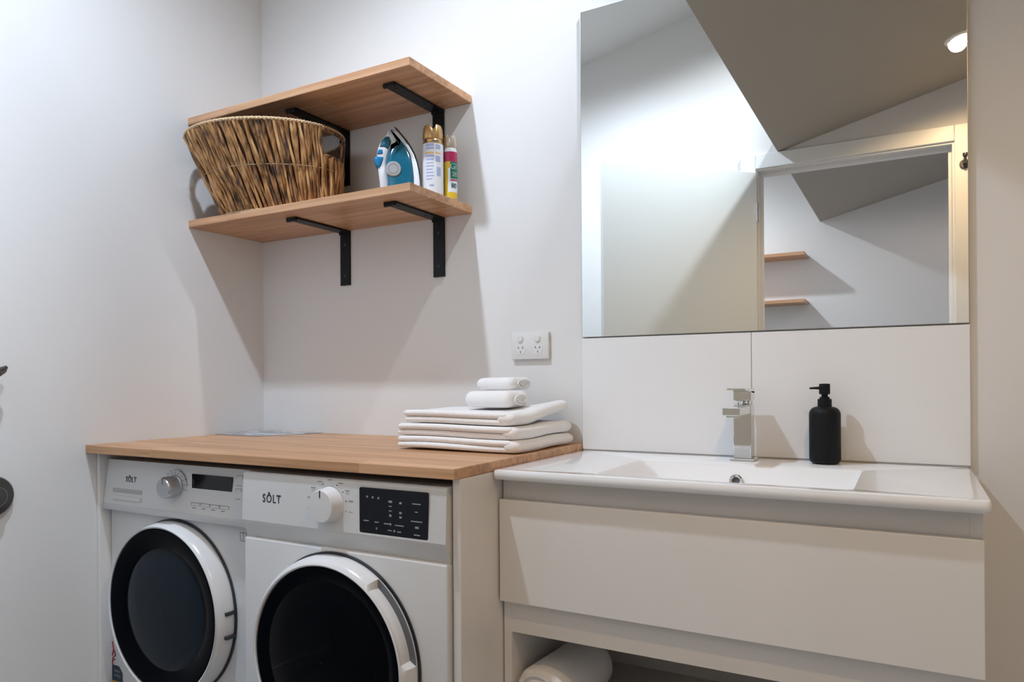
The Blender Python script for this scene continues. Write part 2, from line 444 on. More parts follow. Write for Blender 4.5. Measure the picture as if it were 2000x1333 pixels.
# ------------------------------------------------------------------ oak shelves with brackets
def shelf(ztop, lab):
    xs, ds, ts = .870, .2956, .0225
    sh = thing('wall_shelf', lab, 'shelf', (.43, 0, ztop-ts), 'oak shelves above the counter')
    bm = BM(); box(bm, (.0005, -ds, ztop-ts), (xs, -.0005, ztop), .0018); obj('board', bm, OAKL, sh)
    for bx in (.3647, .7341):
        br = None
        bm = BM(); z0 = ztop-ts
        box(bm, (bx, -.0065, z0-.1765), (bx+.0400, -.0005, z0-.0003), .0008)
        box(bm, (bx, -.236, z0-.0065), (bx+.0400, -.0065, z0-.0003), .0008)
        box(bm, (bx, -.238, z0-.013), (bx+.0400, -.229, z0-.0003), .0025)
        # corner fillet
        box(bm, (bx, -.012, z0-.012), (bx+.0400, -.0065, z0-.0065))
        br = obj('bracket', bm, BLACKM, sh)
        for y in (-.20, -.07):
            bm = BM(); lathe(bm, [(0, 0), (.0042, 0), (.0042, .0012), (.0015, .0016), (0, .0010)], (bx+.02, y, z0-.0079), 'z', 14, cap=False); obj('screw', bm, DGREY, br)
        for z in (-.045, -.145):
            bm = BM(); lathe(bm, [(0, -.0012), (.0042, -.0006), (.0042, .0012)], (bx+.02, -.0075, z0+z), 'y', 14, cap=False); obj('screw', bm, DGREY, br)
    return sh


Z1, Z2 = 1.5806, 1.9037
shelf(Z2, 'upper of the two oak shelves on the back wall, above the wicker basket')
shelf(Z1, 'lower of the two oak shelves, carrying the basket, the iron and the spray cans')

# ------------------------------------------------------------------ wicker basket
def basket():
    th = .28
    ct, st_ = cos(th), sin(th)
    z0, z1 = Z1+.001, 1.806
    def ring(s, t, off=0):
        cx = .285+(.276-.285)*s; cy = -.180+(-.233+.180)*s
        e = s**.92
        a = .185+(.240-.185)*e+off; b = .098+(.180-.098)*e+off
        x, y = a*cos(t), b*sin(t)
        return Vector((cx+x*ct-y*st_, cy+x*st_+y*ct, z0+(z1-z0)*s-(x*st_+y*ct)*(-.0)*s))
    bk = thing('laundry_basket', 'brown woven wicker laundry basket on the left of the lower shelf', 'basket', (.285, -.18, z0))
    bm = BM(); lay = bm.loops.layers.color.new('strand') if False else None
    vals = []
    NS = 74; HA = radians(24)
    def hole(t):  # handle openings at both ends of the oval
        a = (t+pi) % (2*pi)-pi
        return abs(a) < HA or abs(abs(a)-pi) < HA
    for i in range(NS):
        for layer in range(2):
            t0 = 2*pi*(i+.5*layer)/NS + random.uniform(-.012, .012)
            lean = random.uniform(-.028, .035)*(1 if layer else -1)+.01
            top = .66 if hole(t0+lean) else .985
            nseg = 12; pts = []; rad = []
            ph = random.uniform(0, 6); am = random.uniform(.3, 1.0)
            for k in range(nseg+1):
                s = .02+(top-.02)*k/nseg
                t_ = t0+lean*s+.012*am*sin(ph+9*s)
                off = (.0035 if layer else -.0005)+.0028*sin(ph*2+11*s)
                pts.append(ring(s, t_, off)); rad.append((.0054 if layer else .0060)*(.62+.38*abs(sin(ph+7*s+2*random.random()*.3)))*(.8+.3*s))
            f0 = len(bm.faces); tube(bm, pts, rad, 6); v = random.random(); vals += [v]*(len(bm.faces)-f0)
            if hole(t0+lean):
                pass
    ob = None
    body = obj('woven_side', bm, WICK, bk, True, sharp=80)
    at = body.data.attributes.new('strand', 'FLOAT', 'FACE')
    for k, v in enumerate(vals[:len(at.data)]): at.data[k].value = v
    def rope(s, t0, t1, r, off, n=220, tw=70, name='rim', mat_=WICK, pp=bk):
        bm = BM()
        for q in range(2):
            pts = []
            for k in range(n+1):
                t_ = t0+(t1-t0)*k/n; a = tw*t_+pi*q
                p = ring(s, t_, off+r*.45*cos(a)); p.z += r*.45*sin(a); pts.append(p)
            tube(bm, pts, r*.75, 6)
        return obj(name, bm, mat_, pp, True, sharp=80)
    rope(1.0, 0, 2*pi, .0050, .002, name='rim', mat_=ROPE)
    rope(.0, 0, 2*pi, .0052, .004, name='base_rim', mat_=ROPE)
    for c in (0, pi):
        bm = BM()
        sgn = 1
        for e in (-HA*1.02, HA*1.02):
            tube(bm, [ring(s, c+e, .003) for s in (.60, .7, .8, .9, 1.0)], .0052, 8)
        tube(bm, [ring(.665, c+a, .003) for a in [(-HA+2*HA*k/12) for k in range(13)]], .0048, 8)
        tube(bm, [ring(.965, c+a, .0025) for a in [(-HA+2*HA*k/12) for k in range(13)]], .0055, 8)
        obj('handle', bm, WICK, bk, True, sharp=80)
    bm = BM()
    tube(bm, [ring(.5, 2*pi*k/120, .0065) for k in range(121)], .0011, 5, cap=False)
    tube(bm, [ring(.5, 2*pi*k/120, -.006) for k in range(121)], .0011, 5, cap=False)
    obj('wire_band', bm, WIRE, bk, True)
    # lining behind the strands so no light leaks (lower zone all round, upper zone beside the handles)
    bm = BM(); n = 96; rows = [.01, .2, .4, .62, .8, .97]
    g = [[bm.verts.new(ring(s, 2*pi*(i+.5)/n, -.009)) for i in range(n)] for s in rows]
    for j in range(len(rows)-1):
        for i in range(n):
            if j >= 3 and hole(2*pi*(i+1)/n): continue
            bm.faces.new((g[j][i], g[j][(i+1) % n], g[j+1][(i+1) % n], g[j+1][i]))
    bm.faces.new(g[0])
    obj('lining', bm, WICKD, bk)
basket()

# ------------------------------------------------------------------ steam iron standing on its heel
def iron():
    # outlines seen from the side: x across, z up from the shelf; the iron then turns about the vertical
    ix, iy, b = .70, -.150, Z1+.001
    ir = thing('steam_iron', 'teal and white steam iron standing on its heel on the lower shelf', 'iron', (ix, iy, b))
    K = .0014608/6.058; A = radians(35); H = .232
    mt = Matrix.Translation((ix, iy, b)) @ Matrix.Rotation(A, 4, 'Z')
    def sc(p): return [((u-538)*K, (1060-v)*K) for u, v in p]
    def wf(x, z): return max(.05, 1-max(0, z/H)**1.8)
    def part(nm, pts, hw, r, m, par=ir, w=wf, seg=3, y0=0):
        t = BM(); pillow(t, sc(pts), y0-hw, y0+hw, r, seg, w); bm = BM(); merge(bm, t, 0, mt); return obj(nm, bm, m, par, True)
    part('sole_plate', [(553, 172), (575, 188), (604, 218), (654, 285), (706, 352), (751, 422), (796, 508), (831, 610), (856, 720), (872, 850), (880, 1052), (868, 1056), (862, 850), (846, 720), (822, 612), (787, 512), (742, 428), (697, 358), (647, 288), (596, 222)], .050, .001, DGREY, seg=2)
    part('skirt', [(520, 206), (545, 215), (600, 245), (640, 296), (690, 364), (736, 436), (780, 520), (815, 616), (838, 722), (853, 850), (860, 1056), (780, 1056), (783, 830), (776, 740), (764, 640), (742, 535), (702, 445), (652, 378), (592, 305), (545, 245)], .049, .004, IRONW)
    part('water_tank', [(516, 206), (540, 212), (560, 245), (605, 300), (662, 372), (714, 440), (754, 530), (778, 640), (790, 750), (795, 850), (800, 1056), (470, 1056), (478, 850), (466, 740), (458, 620), (472, 545), (498, 462), (540, 404), (572, 385), (572, 345), (543, 292), (506, 240)], .046, .014, TEAL, seg=5)
    part('handle', [(478, 248), (508, 236), (548, 292), (582, 350), (576, 386), (540, 410), (505, 462), (480, 545), (468, 620), (474, 740), (490, 850), (498, 1056), (392, 1056), (382, 850), (368, 740), (362, 690), (360, 600), (350, 525), (362, 455), (400, 370), (442, 310), (468, 280)], .024, .009, IRONW, w=None)
    part('grip_pad', [(452, 318), (498, 314), (526, 370), (516, 415), (478, 470), (440, 448), (384, 442), (408, 368)], .0265, .006, TEAL, w=None)
    part('steam_switch', [(372, 468), (420, 476), (424, 520), (392, 530), (356, 522)], .0262, .003, TEALD, w=None)
    part('steam_button', [(320, 568), (345, 552), (432, 558), (427, 600), (406, 662), (375, 690), (345, 662), (322, 612)], .0270, .006, TEALD, w=None)
    def spin(nm, prof, cu, cv, yy, m, par=ir):
        x, z = sc([(cu, cv)])[0]; t = BM(); lathe(t, prof, (x, yy, z), 'y', 40, cap=False); bm = BM(); merge(bm, t, 0, mt); return obj(nm, bm, m, par, True)
    dial = spin('temperature_dial', [(0, -.0045), (.019, -.0045), (.0212, -.002), (.0218, .012)], 548, 716, -.0405, SILV)
    spin('dial_mark', [(.0125, -.0049), (.0140, -.0049)], 548, 716, -.0405, INKG, dial)
    x, z = sc([(492, 262)])[0]
    t = BM(); lathe(t, [(.007, -.004), (.0055, .006), (.003, .012)], (x, 0, z), 'z', 14); bm = BM(); merge(bm, t, 0, mt); obj('spray_nozzle', bm, IRONW, ir, True)
iron()

# ------------------------------------------------------------------ spray cans
def can(name, label, x, y, r, h, kind):
    b = Z1+.001
    t = thing(name, label, 'spray can', (x, y, b), 'spray cans on the lower shelf')
    bm = BM(); sh = h*.80
    lathe(bm, [(0, .0), (r*.93, .0), (r, .004), (r, sh-.012), (r*.96, sh-.004), (r*.90, sh)], (x, y, b), 'z', 48, cap=False)
    obj('can_body', bm, GOLD if kind == 1 else CANW, t, True)
    # moulded cap with a notch
    bm = BM(); n = 48; prof = [(r*.90, sh-.001), (r*.99, sh+.002), (r*1.0, sh+.012), (r*.93, h-.010), (r*.84, h-.002)]
    rings = []
    ang0 = math.atan2(-1.775-y, 1.997-x)
    for q, (rr, z) in enumerate(prof):
        ring = []
        for i in range(n):
            a = 2*pi*i/n; d = abs((a-ang0+pi) % (2*pi)-pi)
            dz = 0
            if q >= 3: dz = -max(0, (.42-d)/.42)*.016
            ring.append(bm.verts.new((x+rr*cos(a), y+rr*sin(a), b+z+dz)))
        rings.append(ring)
    for p, q in zip(rings, rings[1:]):
        for i in range(n): bm.faces.new((p[i], p[(i+1) % n], q[(i+1) % n], q[i]))
    inner = [bm.verts.new((v.co.x*.9+x*.1, v.co.y*.9+y*.1, b+h-.022)) for v in rings[-1]]
    for i in range(n): bm.faces.new((rings[-1][i], rings[-1][(i+1) % n], inner[(i+1) % n], inner[i]))
    bm.faces.new(inner)
    obj('cap', bm, GOLD if kind == 1 else CAPC, t, True)
    def patch(nm, a0, a1, z0, z1, m, dr=.0004, par=t):
        """curved printed patch; angles in degrees around the direction that faces the camera, positive to the right"""
        bm = BM(); k = max(2, int(abs(a1-a0)/6)); lo = []; up = []
        for i in range(k+1):
            a = ang0+radians(a0+(a1-a0)*i/k)
            lo.append(bm.verts.new((x+(r+dr)*cos(a), y+(r+dr)*sin(a), b+z0))); up.append(bm.verts.new((x+(r+dr)*cos(a), y+(r+dr)*sin(a), b+z1)))
        for i in range(k): bm.faces.new((lo[i], lo[i+1], up[i+1], up[i]))
        return obj(nm, bm, m, par, True)
    def curved_text(nm, s, size, a, z, m, dr=.0017, xs=1):
        o = text_obj(nm, s, size, (0, 0, 0), t, m, .0001, xs=xs, rot=(0, 0, 0), bold=.0003)
        off = wloc(t)
        for v in o.data.vertices:
            co = v.co+off; aa = ang0+radians(a)+co.x/r
            v.co = Vector((x+(r+dr)*cos(aa), y+(r+dr)*sin(aa), b+z+co.y))-off
        return o
    if kind == 1:
        patch('label', -100, 100, .004, sh-.014, CANW)
        for lo, hi, a0, a1, m in ((.142, .150, -40, 6, CANT), (.134, .1395, -40, 6, CANT), (.122, .126, -44, 4, CANO), (.112, .1185, -40, 6, CANT), (.103, .108, -40, 4, CANT), (.094, .0975, -40, 2, CANT),
                                  (.085, .089, -40, 5, CANT), (.076, .0795, -40, -3, CANT), (.067, .0705, -40, 4, CANT), (.058, .0615, -40, 5, CANT), (.049, .0525, -40, -4, CANT), (.030, .036, -20, 4, CANT),
                                  (.060, .085, 20, 46, CANT), (.100, .116, 16, 44, CANT), (.122, .126, 14, 46, CANO), (.135, .148, 16, 44, CANT)):
            patch('print_block', a0, a1, lo, hi, m, .0007)
        patch('print_block', -50, -36, .153, .163, INK, .0007); patch('print_block', 0, 34, .157, .1605, INKG, .0007); patch('print_block', -30, -8, .156, .1605, CANO, .0007)
    else:
        patch('label', -110, 20, .004, sh-.014, CANY); patch('label', -110, 110, sh-.040, sh-.012, CANR, .0006)
        patch('label', -20, 80, .004, .09, CANW, .0006)
        patch('label', 0, 80, .060, .108, CANG, .0009)
        patch('label', -50, -24, .02, .055, CANY, .0008); patch('label', -40, 80, .004, .022, CANY, .0008)
        patch('label', 0, 80, .054, .058, CANR, .001)
        curved_text('lettering', 'Gl', .024, 26, .094, CANW, xs=.9); curved_text('lettering', '20', .018, 36, .072, CANW, xs=.9)
        curved_text('lettering', '80', .018, 30, .040, CANTEAL, xs=.9)
    return t


can('spray_can', 'gold-capped spray can with a white label of small print, beside the iron', .813, -.115, .0290, .207, 1)
can('spray_can', 'spray can with crimson, green and yellow label, at the shelf right end', .8440, -.074, .0192, .186, 2)

# ------------------------------------------------------------------ oak counter over the machines
ZC = .900; XC = 1.2197; DC = .6209
ct = BM(); box(ct, (.0005, -DC, ZC-.0222), (XC, -.0005, ZC), .0018)
o = obj('counter_top', ct, OAK, loc=(0, 0, ZC)); tag(o, 'oak counter top running over the two front-loading machines', 'counter')
lf = BM(); 
vs = [(.004, -.205), (.20, -.212), (.29, -.012), (.004, -.006)]
a = [lf.verts.new((x, y, ZC+.0006)) for x, y in vs]; b_ = [lf.verts.new((x, y, ZC+.0016)) for x, y in vs]
lf.faces.new(a); lf.faces.new(b_)
for i in range(4): lf.faces.new((a[i], a[(i+1) % 4], b_[(i+1) % 4], b_[i]))
tag(obj('leaflet', lf, LEAFL, loc=(.1, -.1, ZC)), 'flat grey and white patterned sheet in the back left corner of the oak counter', 'sheet')
bm = BM(); box(bm, (.001, -.590, .0), (.0135, -.001, ZC-.0225), .001); tag(obj('end_panel', bm, CAB), 'white end panel under the counter against the left wall', 'panel')
bm = BM(); box(bm, (XC-.0185, -.600, .0), (XC-.0005, -.001, ZC-.0225), .001); tag(obj('end_panel', bm, CAB), 'white end panel between the right-hand machine and the vanity', 'panel')

# ------------------------------------------------------------------ machines
def logo(par, x, y, z, s):
    text_obj('logo', 'SÔLT', s, (x, y, z), par, INK, .0003, xs=.82, sp=1.18, bold=.0003)


def marks(par, cx, y, cz, r0, n, skip=(), long=.010, dot=.0012):
    for i in range(n):
        a = pi/2-2*pi*i/n; x, z = cx+r0*cos(a), cz+r0*sin(a)
        if i not in skip:
            bm = BM(); lathe(bm, [(dot, .0008), (dot, -.0004)], (x, y, z), 'y', 10); obj('dial_mark', bm, INK, par)
        x, z = cx+(r0+.0075)*cos(a), cz+(r0+.006)*sin(a); s_ = 1 if cos(a) > .2 else (-1 if cos(a) < -.2 else 0)
        x0 = x+s_*long/2; bm = BM(); box(bm, (x0-long/2, y-.0004, z-.0006), (x0+long/2, y+.0008, z+.0006)); obj('dial_lettering', bm, INKG, par)


def ring_door(par, cx, cy0, cz, R_, rb, rg, dep, mglass, hand, deep):
    """cy0: body front plane; door stands out by dep towards -Y"""
    d = cy0
    bm = BM(); lathe(bm, [(R_+.004, -.0005), (R_+.004, -.004), (R_-.004, -.004)], (cx, d, cz), 'y', 96, cap=False); obj('door_gasket', bm, DGREY, par, True)
    dr = None
    bm = BM()
    prof = [(R_-.002, -.004), (R_+.000, -.010), (R_-.001, -dep*.5), (R_-.004, -dep*.80), (R_-.008, -dep*.95), (R_-.012, -dep-.001), (rb+.004, -dep-.003), (rb+.001, -dep-.001), (rb, -dep+.008)]
    n = 128; rings = []
    for r, h in prof:
        ring = []
        for i in range(n):
            a = 2*pi*i/n; rr = r
            if hand:  # grip recess cut into the outer edge
                dd = (a+pi) % (2*pi)-pi
                lo, hi = hand
                if lo < dd < hi and -dep < h < -.006: rr = min(r, R_-.0135)
            ring.append(bm.verts.new((cx+rr*cos(a), d+h, cz+rr*sin(a))))
        rings.append(ring)
    for a_, b2 in zip(rings, rings[1:]):
        for i in range(n): bm.faces.new((a_[i], a_[(i+1) % n], b2[(i+1) % n], b2[i]))
    door = obj('door', bm, WASHD, par, True)
    if hand:
        bm = BM()
        lo, hi = hand; k = 24
        pts = []
        for i in range(k):
            a0 = lo+(hi-lo)*i/k; a1 = lo+(hi-lo)*(i+1)/k
            q = [(R_-.0145, a0), (R_+.0015, a0), (R_+.0015, a1), (R_-.0145, a1)]
            f = [bm.verts.new((cx+r*cos(a), d-.012, cz+r*sin(a))) for r, a in q]; bm.faces.new(f)
        obj('grip', bm, GRIPM, door)
        bm = BM()
        for a in (lo, hi):
            p0 = Vector((cx+(rb+.004)*cos(a), d-dep-.0023, cz+(rb+.004)*sin(a))); p1 = Vector((cx+(R_-.016)*cos(a), d-dep-.0003, cz+(R_-.016)*sin(a)))
            tube(bm, [p0, p1], .0008, 6)
        obj('seam', bm, INKG, door)
    bm = BM()
    lathe(bm, [(rb+.002, -dep+.006), (rb-.004, -dep-.001), (rb-.014, -dep), (rg+.006, -dep+.004+deep*.3), (rg, -dep+.006+deep*.5)], (cx, d, cz), 'y', 96, cap=False)
    obj('door_trim', bm, RINGB, door, True)
    bm = BM()
    lathe(bm, [(rg+.001, -dep+.006+deep*.5), (rg*.9, -dep+.002+deep*.55), (rg*.6, -dep-.003+deep*.6), (rg*.3, -dep-.005+deep*.6), (.0005, -dep-.006+deep*.6)], (cx, d, cz), 'y', 96, cap=False)
    obj('door_glass', bm, mglass, door, True)
    return door


WASHD = mat('washer_door_white', (.78, .785, .79), .22)
GRIPM = mat('grip_grey', (.14, .15, .16), .5)

# left machine
m1x0, m1x1, m1y = .0150, .614, -.560
W1 = thing('washing_machine', 'left front-loading machine, white with silver programme knob and smoked glass door', 'washing machine', (.31, -.30, 0))
bm = BM(); box(bm, (m1x0, m1y, .012), (m1x1, -.04, .7195), .006, 3); obj('body', bm, WASH, W1, True)
for x in (.06, .57):
    for y in (-.50, -.10): bm = BM(); lathe(bm, [(.02, 0), (.02, .013)], (x, y, 0), n=16); obj('foot', bm, DGREY, W1)
bm = BM(); box(bm, (m1x0, -.58, .7365), (m1x1, -.04, .857), .0)
for v in bm.verts:
    if v.co.y < -.5 and v.co.z > .8: v.co.y = -.566
panel1 = obj('control_panel', bm, WASH, W1)
bm = BM(); box(bm, (m1x0, -.583, .720), (m1x1+.0, -.05, .7365), .002); obj('ledge', bm, WASHS, W1, True)
def y1(z): return -.58+(z-.7385)/(.857-.7385)*.014
logo(panel1, .129, y1(.805)-.0003, .806, .021)
# drawer grip recess
bm = BM(); zc0, zc1, xa, xb = .751, .780, .052, .182
fr = [(xa, zc0), (xb, zc0), (xb, zc1), (xa, zc1)]
prism(bm, [(xa, zc0), (xb, zc0), (xb, zc0+.010), (xa+.008, zc0+.010)], y1(zc0)-.004, y1(zc0)+.002)
obj('detergent_drawer', bm, WASH, panel1)
bm = BM(); prism(bm, [(xa+.002, zc0+.008), (xb, zc0+.008), (xb, zc1), (xa, zc1)], y1(zc1)-.0012, y1(zc1)+.001); obj('drawer_recess', bm, mat('recess_grey', (.46, .465, .48), .4), panel1)
kx, kz = .318, .800; ky = y1(kz)
bm = BM(); lathe(bm, [(.045, .001), (.045, -.0006), (.0, -.0006)], (kx, ky, kz), 'y', 48, cap=False); obj('dial_plate', bm, WASHS, panel1, True)
bm = BM(); lathe(bm, [(.031, .0), (.030, -.004), (.0275, -.006), (.0265, -.034), (.024, -.038), (0, -.038)], (kx, ky, kz), 'y', 48, cap=False); kn = obj('programme_knob', bm, SILV, panel1, True)
bm = BM(); box(bm, (kx-.001, ky-.0385, kz+.010), (kx+.001, ky-.0370, kz+.0255)); box(bm, (kx-.001, ky-.0370, kz+.0252), (kx+.001, ky-.006, kz+.0278)); obj('pointer', bm, INK, kn)
marks(panel1, kx, ky-.0008, kz, .036, 18, (13, 14, 15, 16), .006)
bm = BM(); prism(bm, rrect(.457, .8030, .150, .0680, .003), y1(.81)-.0010, y1(.81)+.002); obj('display', bm, DISP, panel1)
def outline(x0, z0, w_, h_, par):
    bm = BM(); t_ = .0007; yy = y1(z0+h_)-.0009
    o_ = rrect(x0+w_/2, z0+h_/2, w_, h_, .0015, 3); i_ = rrect(x0+w_/2, z0+h_/2, w_-2*t_, h_-2*t_, .001, 3)
    a = [bm.verts.new((p[0], yy, p[1])) for p in o_]; b = [bm.verts.new((p[0], yy, p[1])) for p in i_]; n = len(a)
    c = [bm.verts.new((p[0], yy+.004, p[1])) for p in o_]
    for k in range(n): bm.faces.new((a[k], a[(k+1) % n], b[(k+1) % n], b[k])); bm.faces.new((a[k], a[(k+1) % n], c[(k+1) % n], c[k]))
    return obj('button_outline', bm, INKG, par)
for k in range(4):
    outline(.385+k*.036, .757, .034, .0085, panel1)
    bm = BM(); box(bm, (.391+k*.036, y1(.75)-.0005, .7515), (.404+k*.036, y1(.75)+.001, .7528)); obj('button_lettering', bm, INKG, panel1)
for z0 in (.790, .822):
    outline(.544, z0, .021, .020, panel1)
    bm = BM(); box(bm, (.546, y1(z0)-.0006, z0-.0055), (.564, y1(z0)+.001, z0-.0042)); obj('button_lettering', bm, INKG, panel1)
ring_door(W1, .307, m1y, .486, .223, .211, .155, .052, DRUM, None, .012)
for z in (.505, .447):
    bm = BM(); box(bm, (.308+.2165, m1y-.032, z-.004), (.308+.2262, m1y-.006, z+.004)); obj('hinge_slot', bm, DGREY, W1)
# little open-book symbol
bm = BM(); bx, bz = .545, .680; yy = m1y-.0004
for s in ((0, 0, .022, .0010), (0, .020, .022, .0010), (0, 0, .0010, .021), (.0105, 0, .0012, .023), (.021, 0, .0010, .021)):
    box(bm, (bx+s[0], yy, bz+s[1]), (bx+s[0]+s[2], yy+.0006, bz+s[1]+s[3]))
obj('manual_symbol', bm, INK, W1)
# energy label, low on the left
yl = m1y-.0006
bm = BM(); prism(bm, [(0.019, 0.279), (0.051, 0.279), (0.067, 0.262), (0.067, 0.236), (0.019, 0.236)], yl, yl+.0006)
lab = obj('rating_label', bm, STR_B, W1)
bm = BM(); prism(bm, [(0.019, 0.236), (0.067, 0.236), (0.067, 0.222), (0.019, 0.222)], yl, yl+.0006); obj('label_stripe', bm, STR_Y, lab)
bm = BM()
for p0, p1 in (((0.021, 0.279), (0.023, 0.298)), ((0.023, 0.298), (0.035, 0.308)), ((0.035, 0.308), (0.027, 0.324)), ((0.027, 0.324), (0.021, 0.304)), ((0.027, 0.324), (0.022, 0.344)), ((0.023, 0.291), (0.033, 0.296))):
    tube(bm, [(p0[0], yl, p0[1]), (p1[0], yl, p1[1])], .0018, 6)
obj('label_figure', bm, STR_R, lab)
text_obj('label_lettering', 'ENERGY', .0095, (.043, yl-.0003, .264), lab, LEDW, .0001, xs=.8); text_obj('label_lettering', 'RATING', .0095, (.043, yl-.0003, .251), lab, LEDW, .0001, xs=.8)

# right machine
m2x0, m2x1, m2y = .621, 1.196, -.612
W2 = thing('dryer', 'right front-loading machine, white with a round white knob and black touch panel', 'dryer', (.90, -.33, 0))
bm = BM(); box(bm, (m2x0, m2y, .012), (m2x1, -.04, .709), .005, 3); obj('body', bm, WASH, W2, True)
for x in (.66, 1.15):
    for y in (-.55, -.10): bm = BM(); lathe(bm, [(.02, 0), (.02, .013)], (x, y, 0), n=16); obj('foot', bm, DGREY, W2)
# control panel: a slanted recess band below a flat fascia
bm = BM()
prof = [(m2y+.012, .7095), (m2y+.008, .718), (m2y-.004, .744), (m2y-.006, .750), (m2y-.001, .856), (m2y+.004, .861), (-.04, .861), (-.04, .7095)]
ra = [bm.verts.new((m2x0, y, z)) for y, z in prof]; rb_ = [bm.verts.new((m2x1, y, z)) for y, z in prof]
for i in range(len(prof)): bm.faces.new((ra[i], ra[(i+1) % 8], rb_[(i+1) % 8], rb_[i]))
bm.faces.new(ra); bm.faces.new(rb_)
panel2 = obj('control_panel', bm, WASH, W2)
def y2(z): return m2y-.006+(z-.750)/(.106)*.005
logo(panel2, .716, y2(.803)-.0003, .803, .027)
kx, kz = .893, .805; ky = y2(kz)
bm = BM(); lathe(bm, [(.0385, .0), (.038, -.003), (.0365, -.005), (.0355, -.026), (.033, -.030), (0, -.0305)], (kx, ky, kz), 'y', 64, cap=False); kn = obj('programme_knob', bm, WASHD, panel2, True)
bm = BM(); box(bm, (kx-.001, ky-.0312, kz+.018), (kx+.001, ky-.0295, kz+.034)); obj('pointer', bm, INK, kn)
marks(panel2, kx, ky-.0002, kz, .047, 14, (0, 6, 7, 8, 9, 10, 11, 12), .012)
bm = BM(); prism(bm, rrect(1.066, .8015, .176, .0945, .004), y2(.80)-.0022, y2(.80)+.003); dp = obj('touch_panel', bm, DISP, panel2)
bm = BM(); yt = y2(.80)-.0026
def q(x, z, w_, h_=.0014): box(bm, (x-w_/2, yt, z-h_/2), (x+w_/2, yt+.0005, z+h_/2))
for x, z, w_ in ((.999, .830, .004), (1.014, .8295, .004), (1.029, .829, .004), (1.060, .824, .009), (1.060, .8145, .007), (1.060, .805, .007), (1.060, .7955, .006), (1.086, .823, .006), (1.086, .803, .006), (1.086, .794, .006),
                 (1.126, .824, .021), (1.126, .808, .007), (1.126, .789, .028), (1.127, .777, .009), (1.127, .762, .015), (.996, .780, .014), (1.024, .779, .011), (1.050, .778, .014), (1.060, .778, .004), (1.083, .777, .022),
                 (1.024, .766, .003), (1.058, .765, .010), (1.070, .765, .004), (1.082, .764, .010)):
    q(x, z, w_, .0042 if w_ in (.004, .009, .006, .003) else .0020)
obj('panel_print', bm, LEDW, dp)
ring_door(W2, .909, m2y, .481, .219, .200, .168, .044, GLASSB, (radians(6), radians(56)), .004)

# ------------------------------------------------------------------ vanity, basin, tap
ZB = .8826; XV0, XV1 = 1.2225, 2.090; YC = -.438
V = thing('vanity_cabinet', 'white wall-side vanity cabinet with one wide drawer above an open shelf', 'cabinet', (1.655, -.2, 0))
bm = BM()
box(bm, (XV0, YC, .0), (XV0+.018, -.001, ZB-.0205), .0006)
obj('side_panel', bm, CAB, V); bm = BM(); box(bm, (XV1-.018, YC, .0), (XV1, -.001, ZB-.0205), .0006)
obj('side_panel', bm, CAB, V)
bm = BM(); box(bm, (XV0+.018, YC+.001, .533), (XV1-.018, YC+.018, .640)); obj('rail', bm, CAB, V)
bm = BM(); box(bm, (XV0+.018, YC+.001, .79), (XV1-.018, YC+.018, ZB-.021)); obj('rail', bm, CAB, V)
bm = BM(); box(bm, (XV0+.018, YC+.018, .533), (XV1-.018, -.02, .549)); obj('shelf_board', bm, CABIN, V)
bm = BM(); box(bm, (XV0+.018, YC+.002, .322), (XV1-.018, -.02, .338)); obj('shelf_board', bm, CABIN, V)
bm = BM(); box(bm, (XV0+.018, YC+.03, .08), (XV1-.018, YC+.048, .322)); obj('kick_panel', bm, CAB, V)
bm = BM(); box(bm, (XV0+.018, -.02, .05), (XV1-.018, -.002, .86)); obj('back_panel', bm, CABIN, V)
bm = BM(); box(bm, (XV0-.004 if False else XV0+.001, YC-.020, .602), (XV1, YC-.001, .818), .0012); obj('drawer_front', bm, CAB, V)

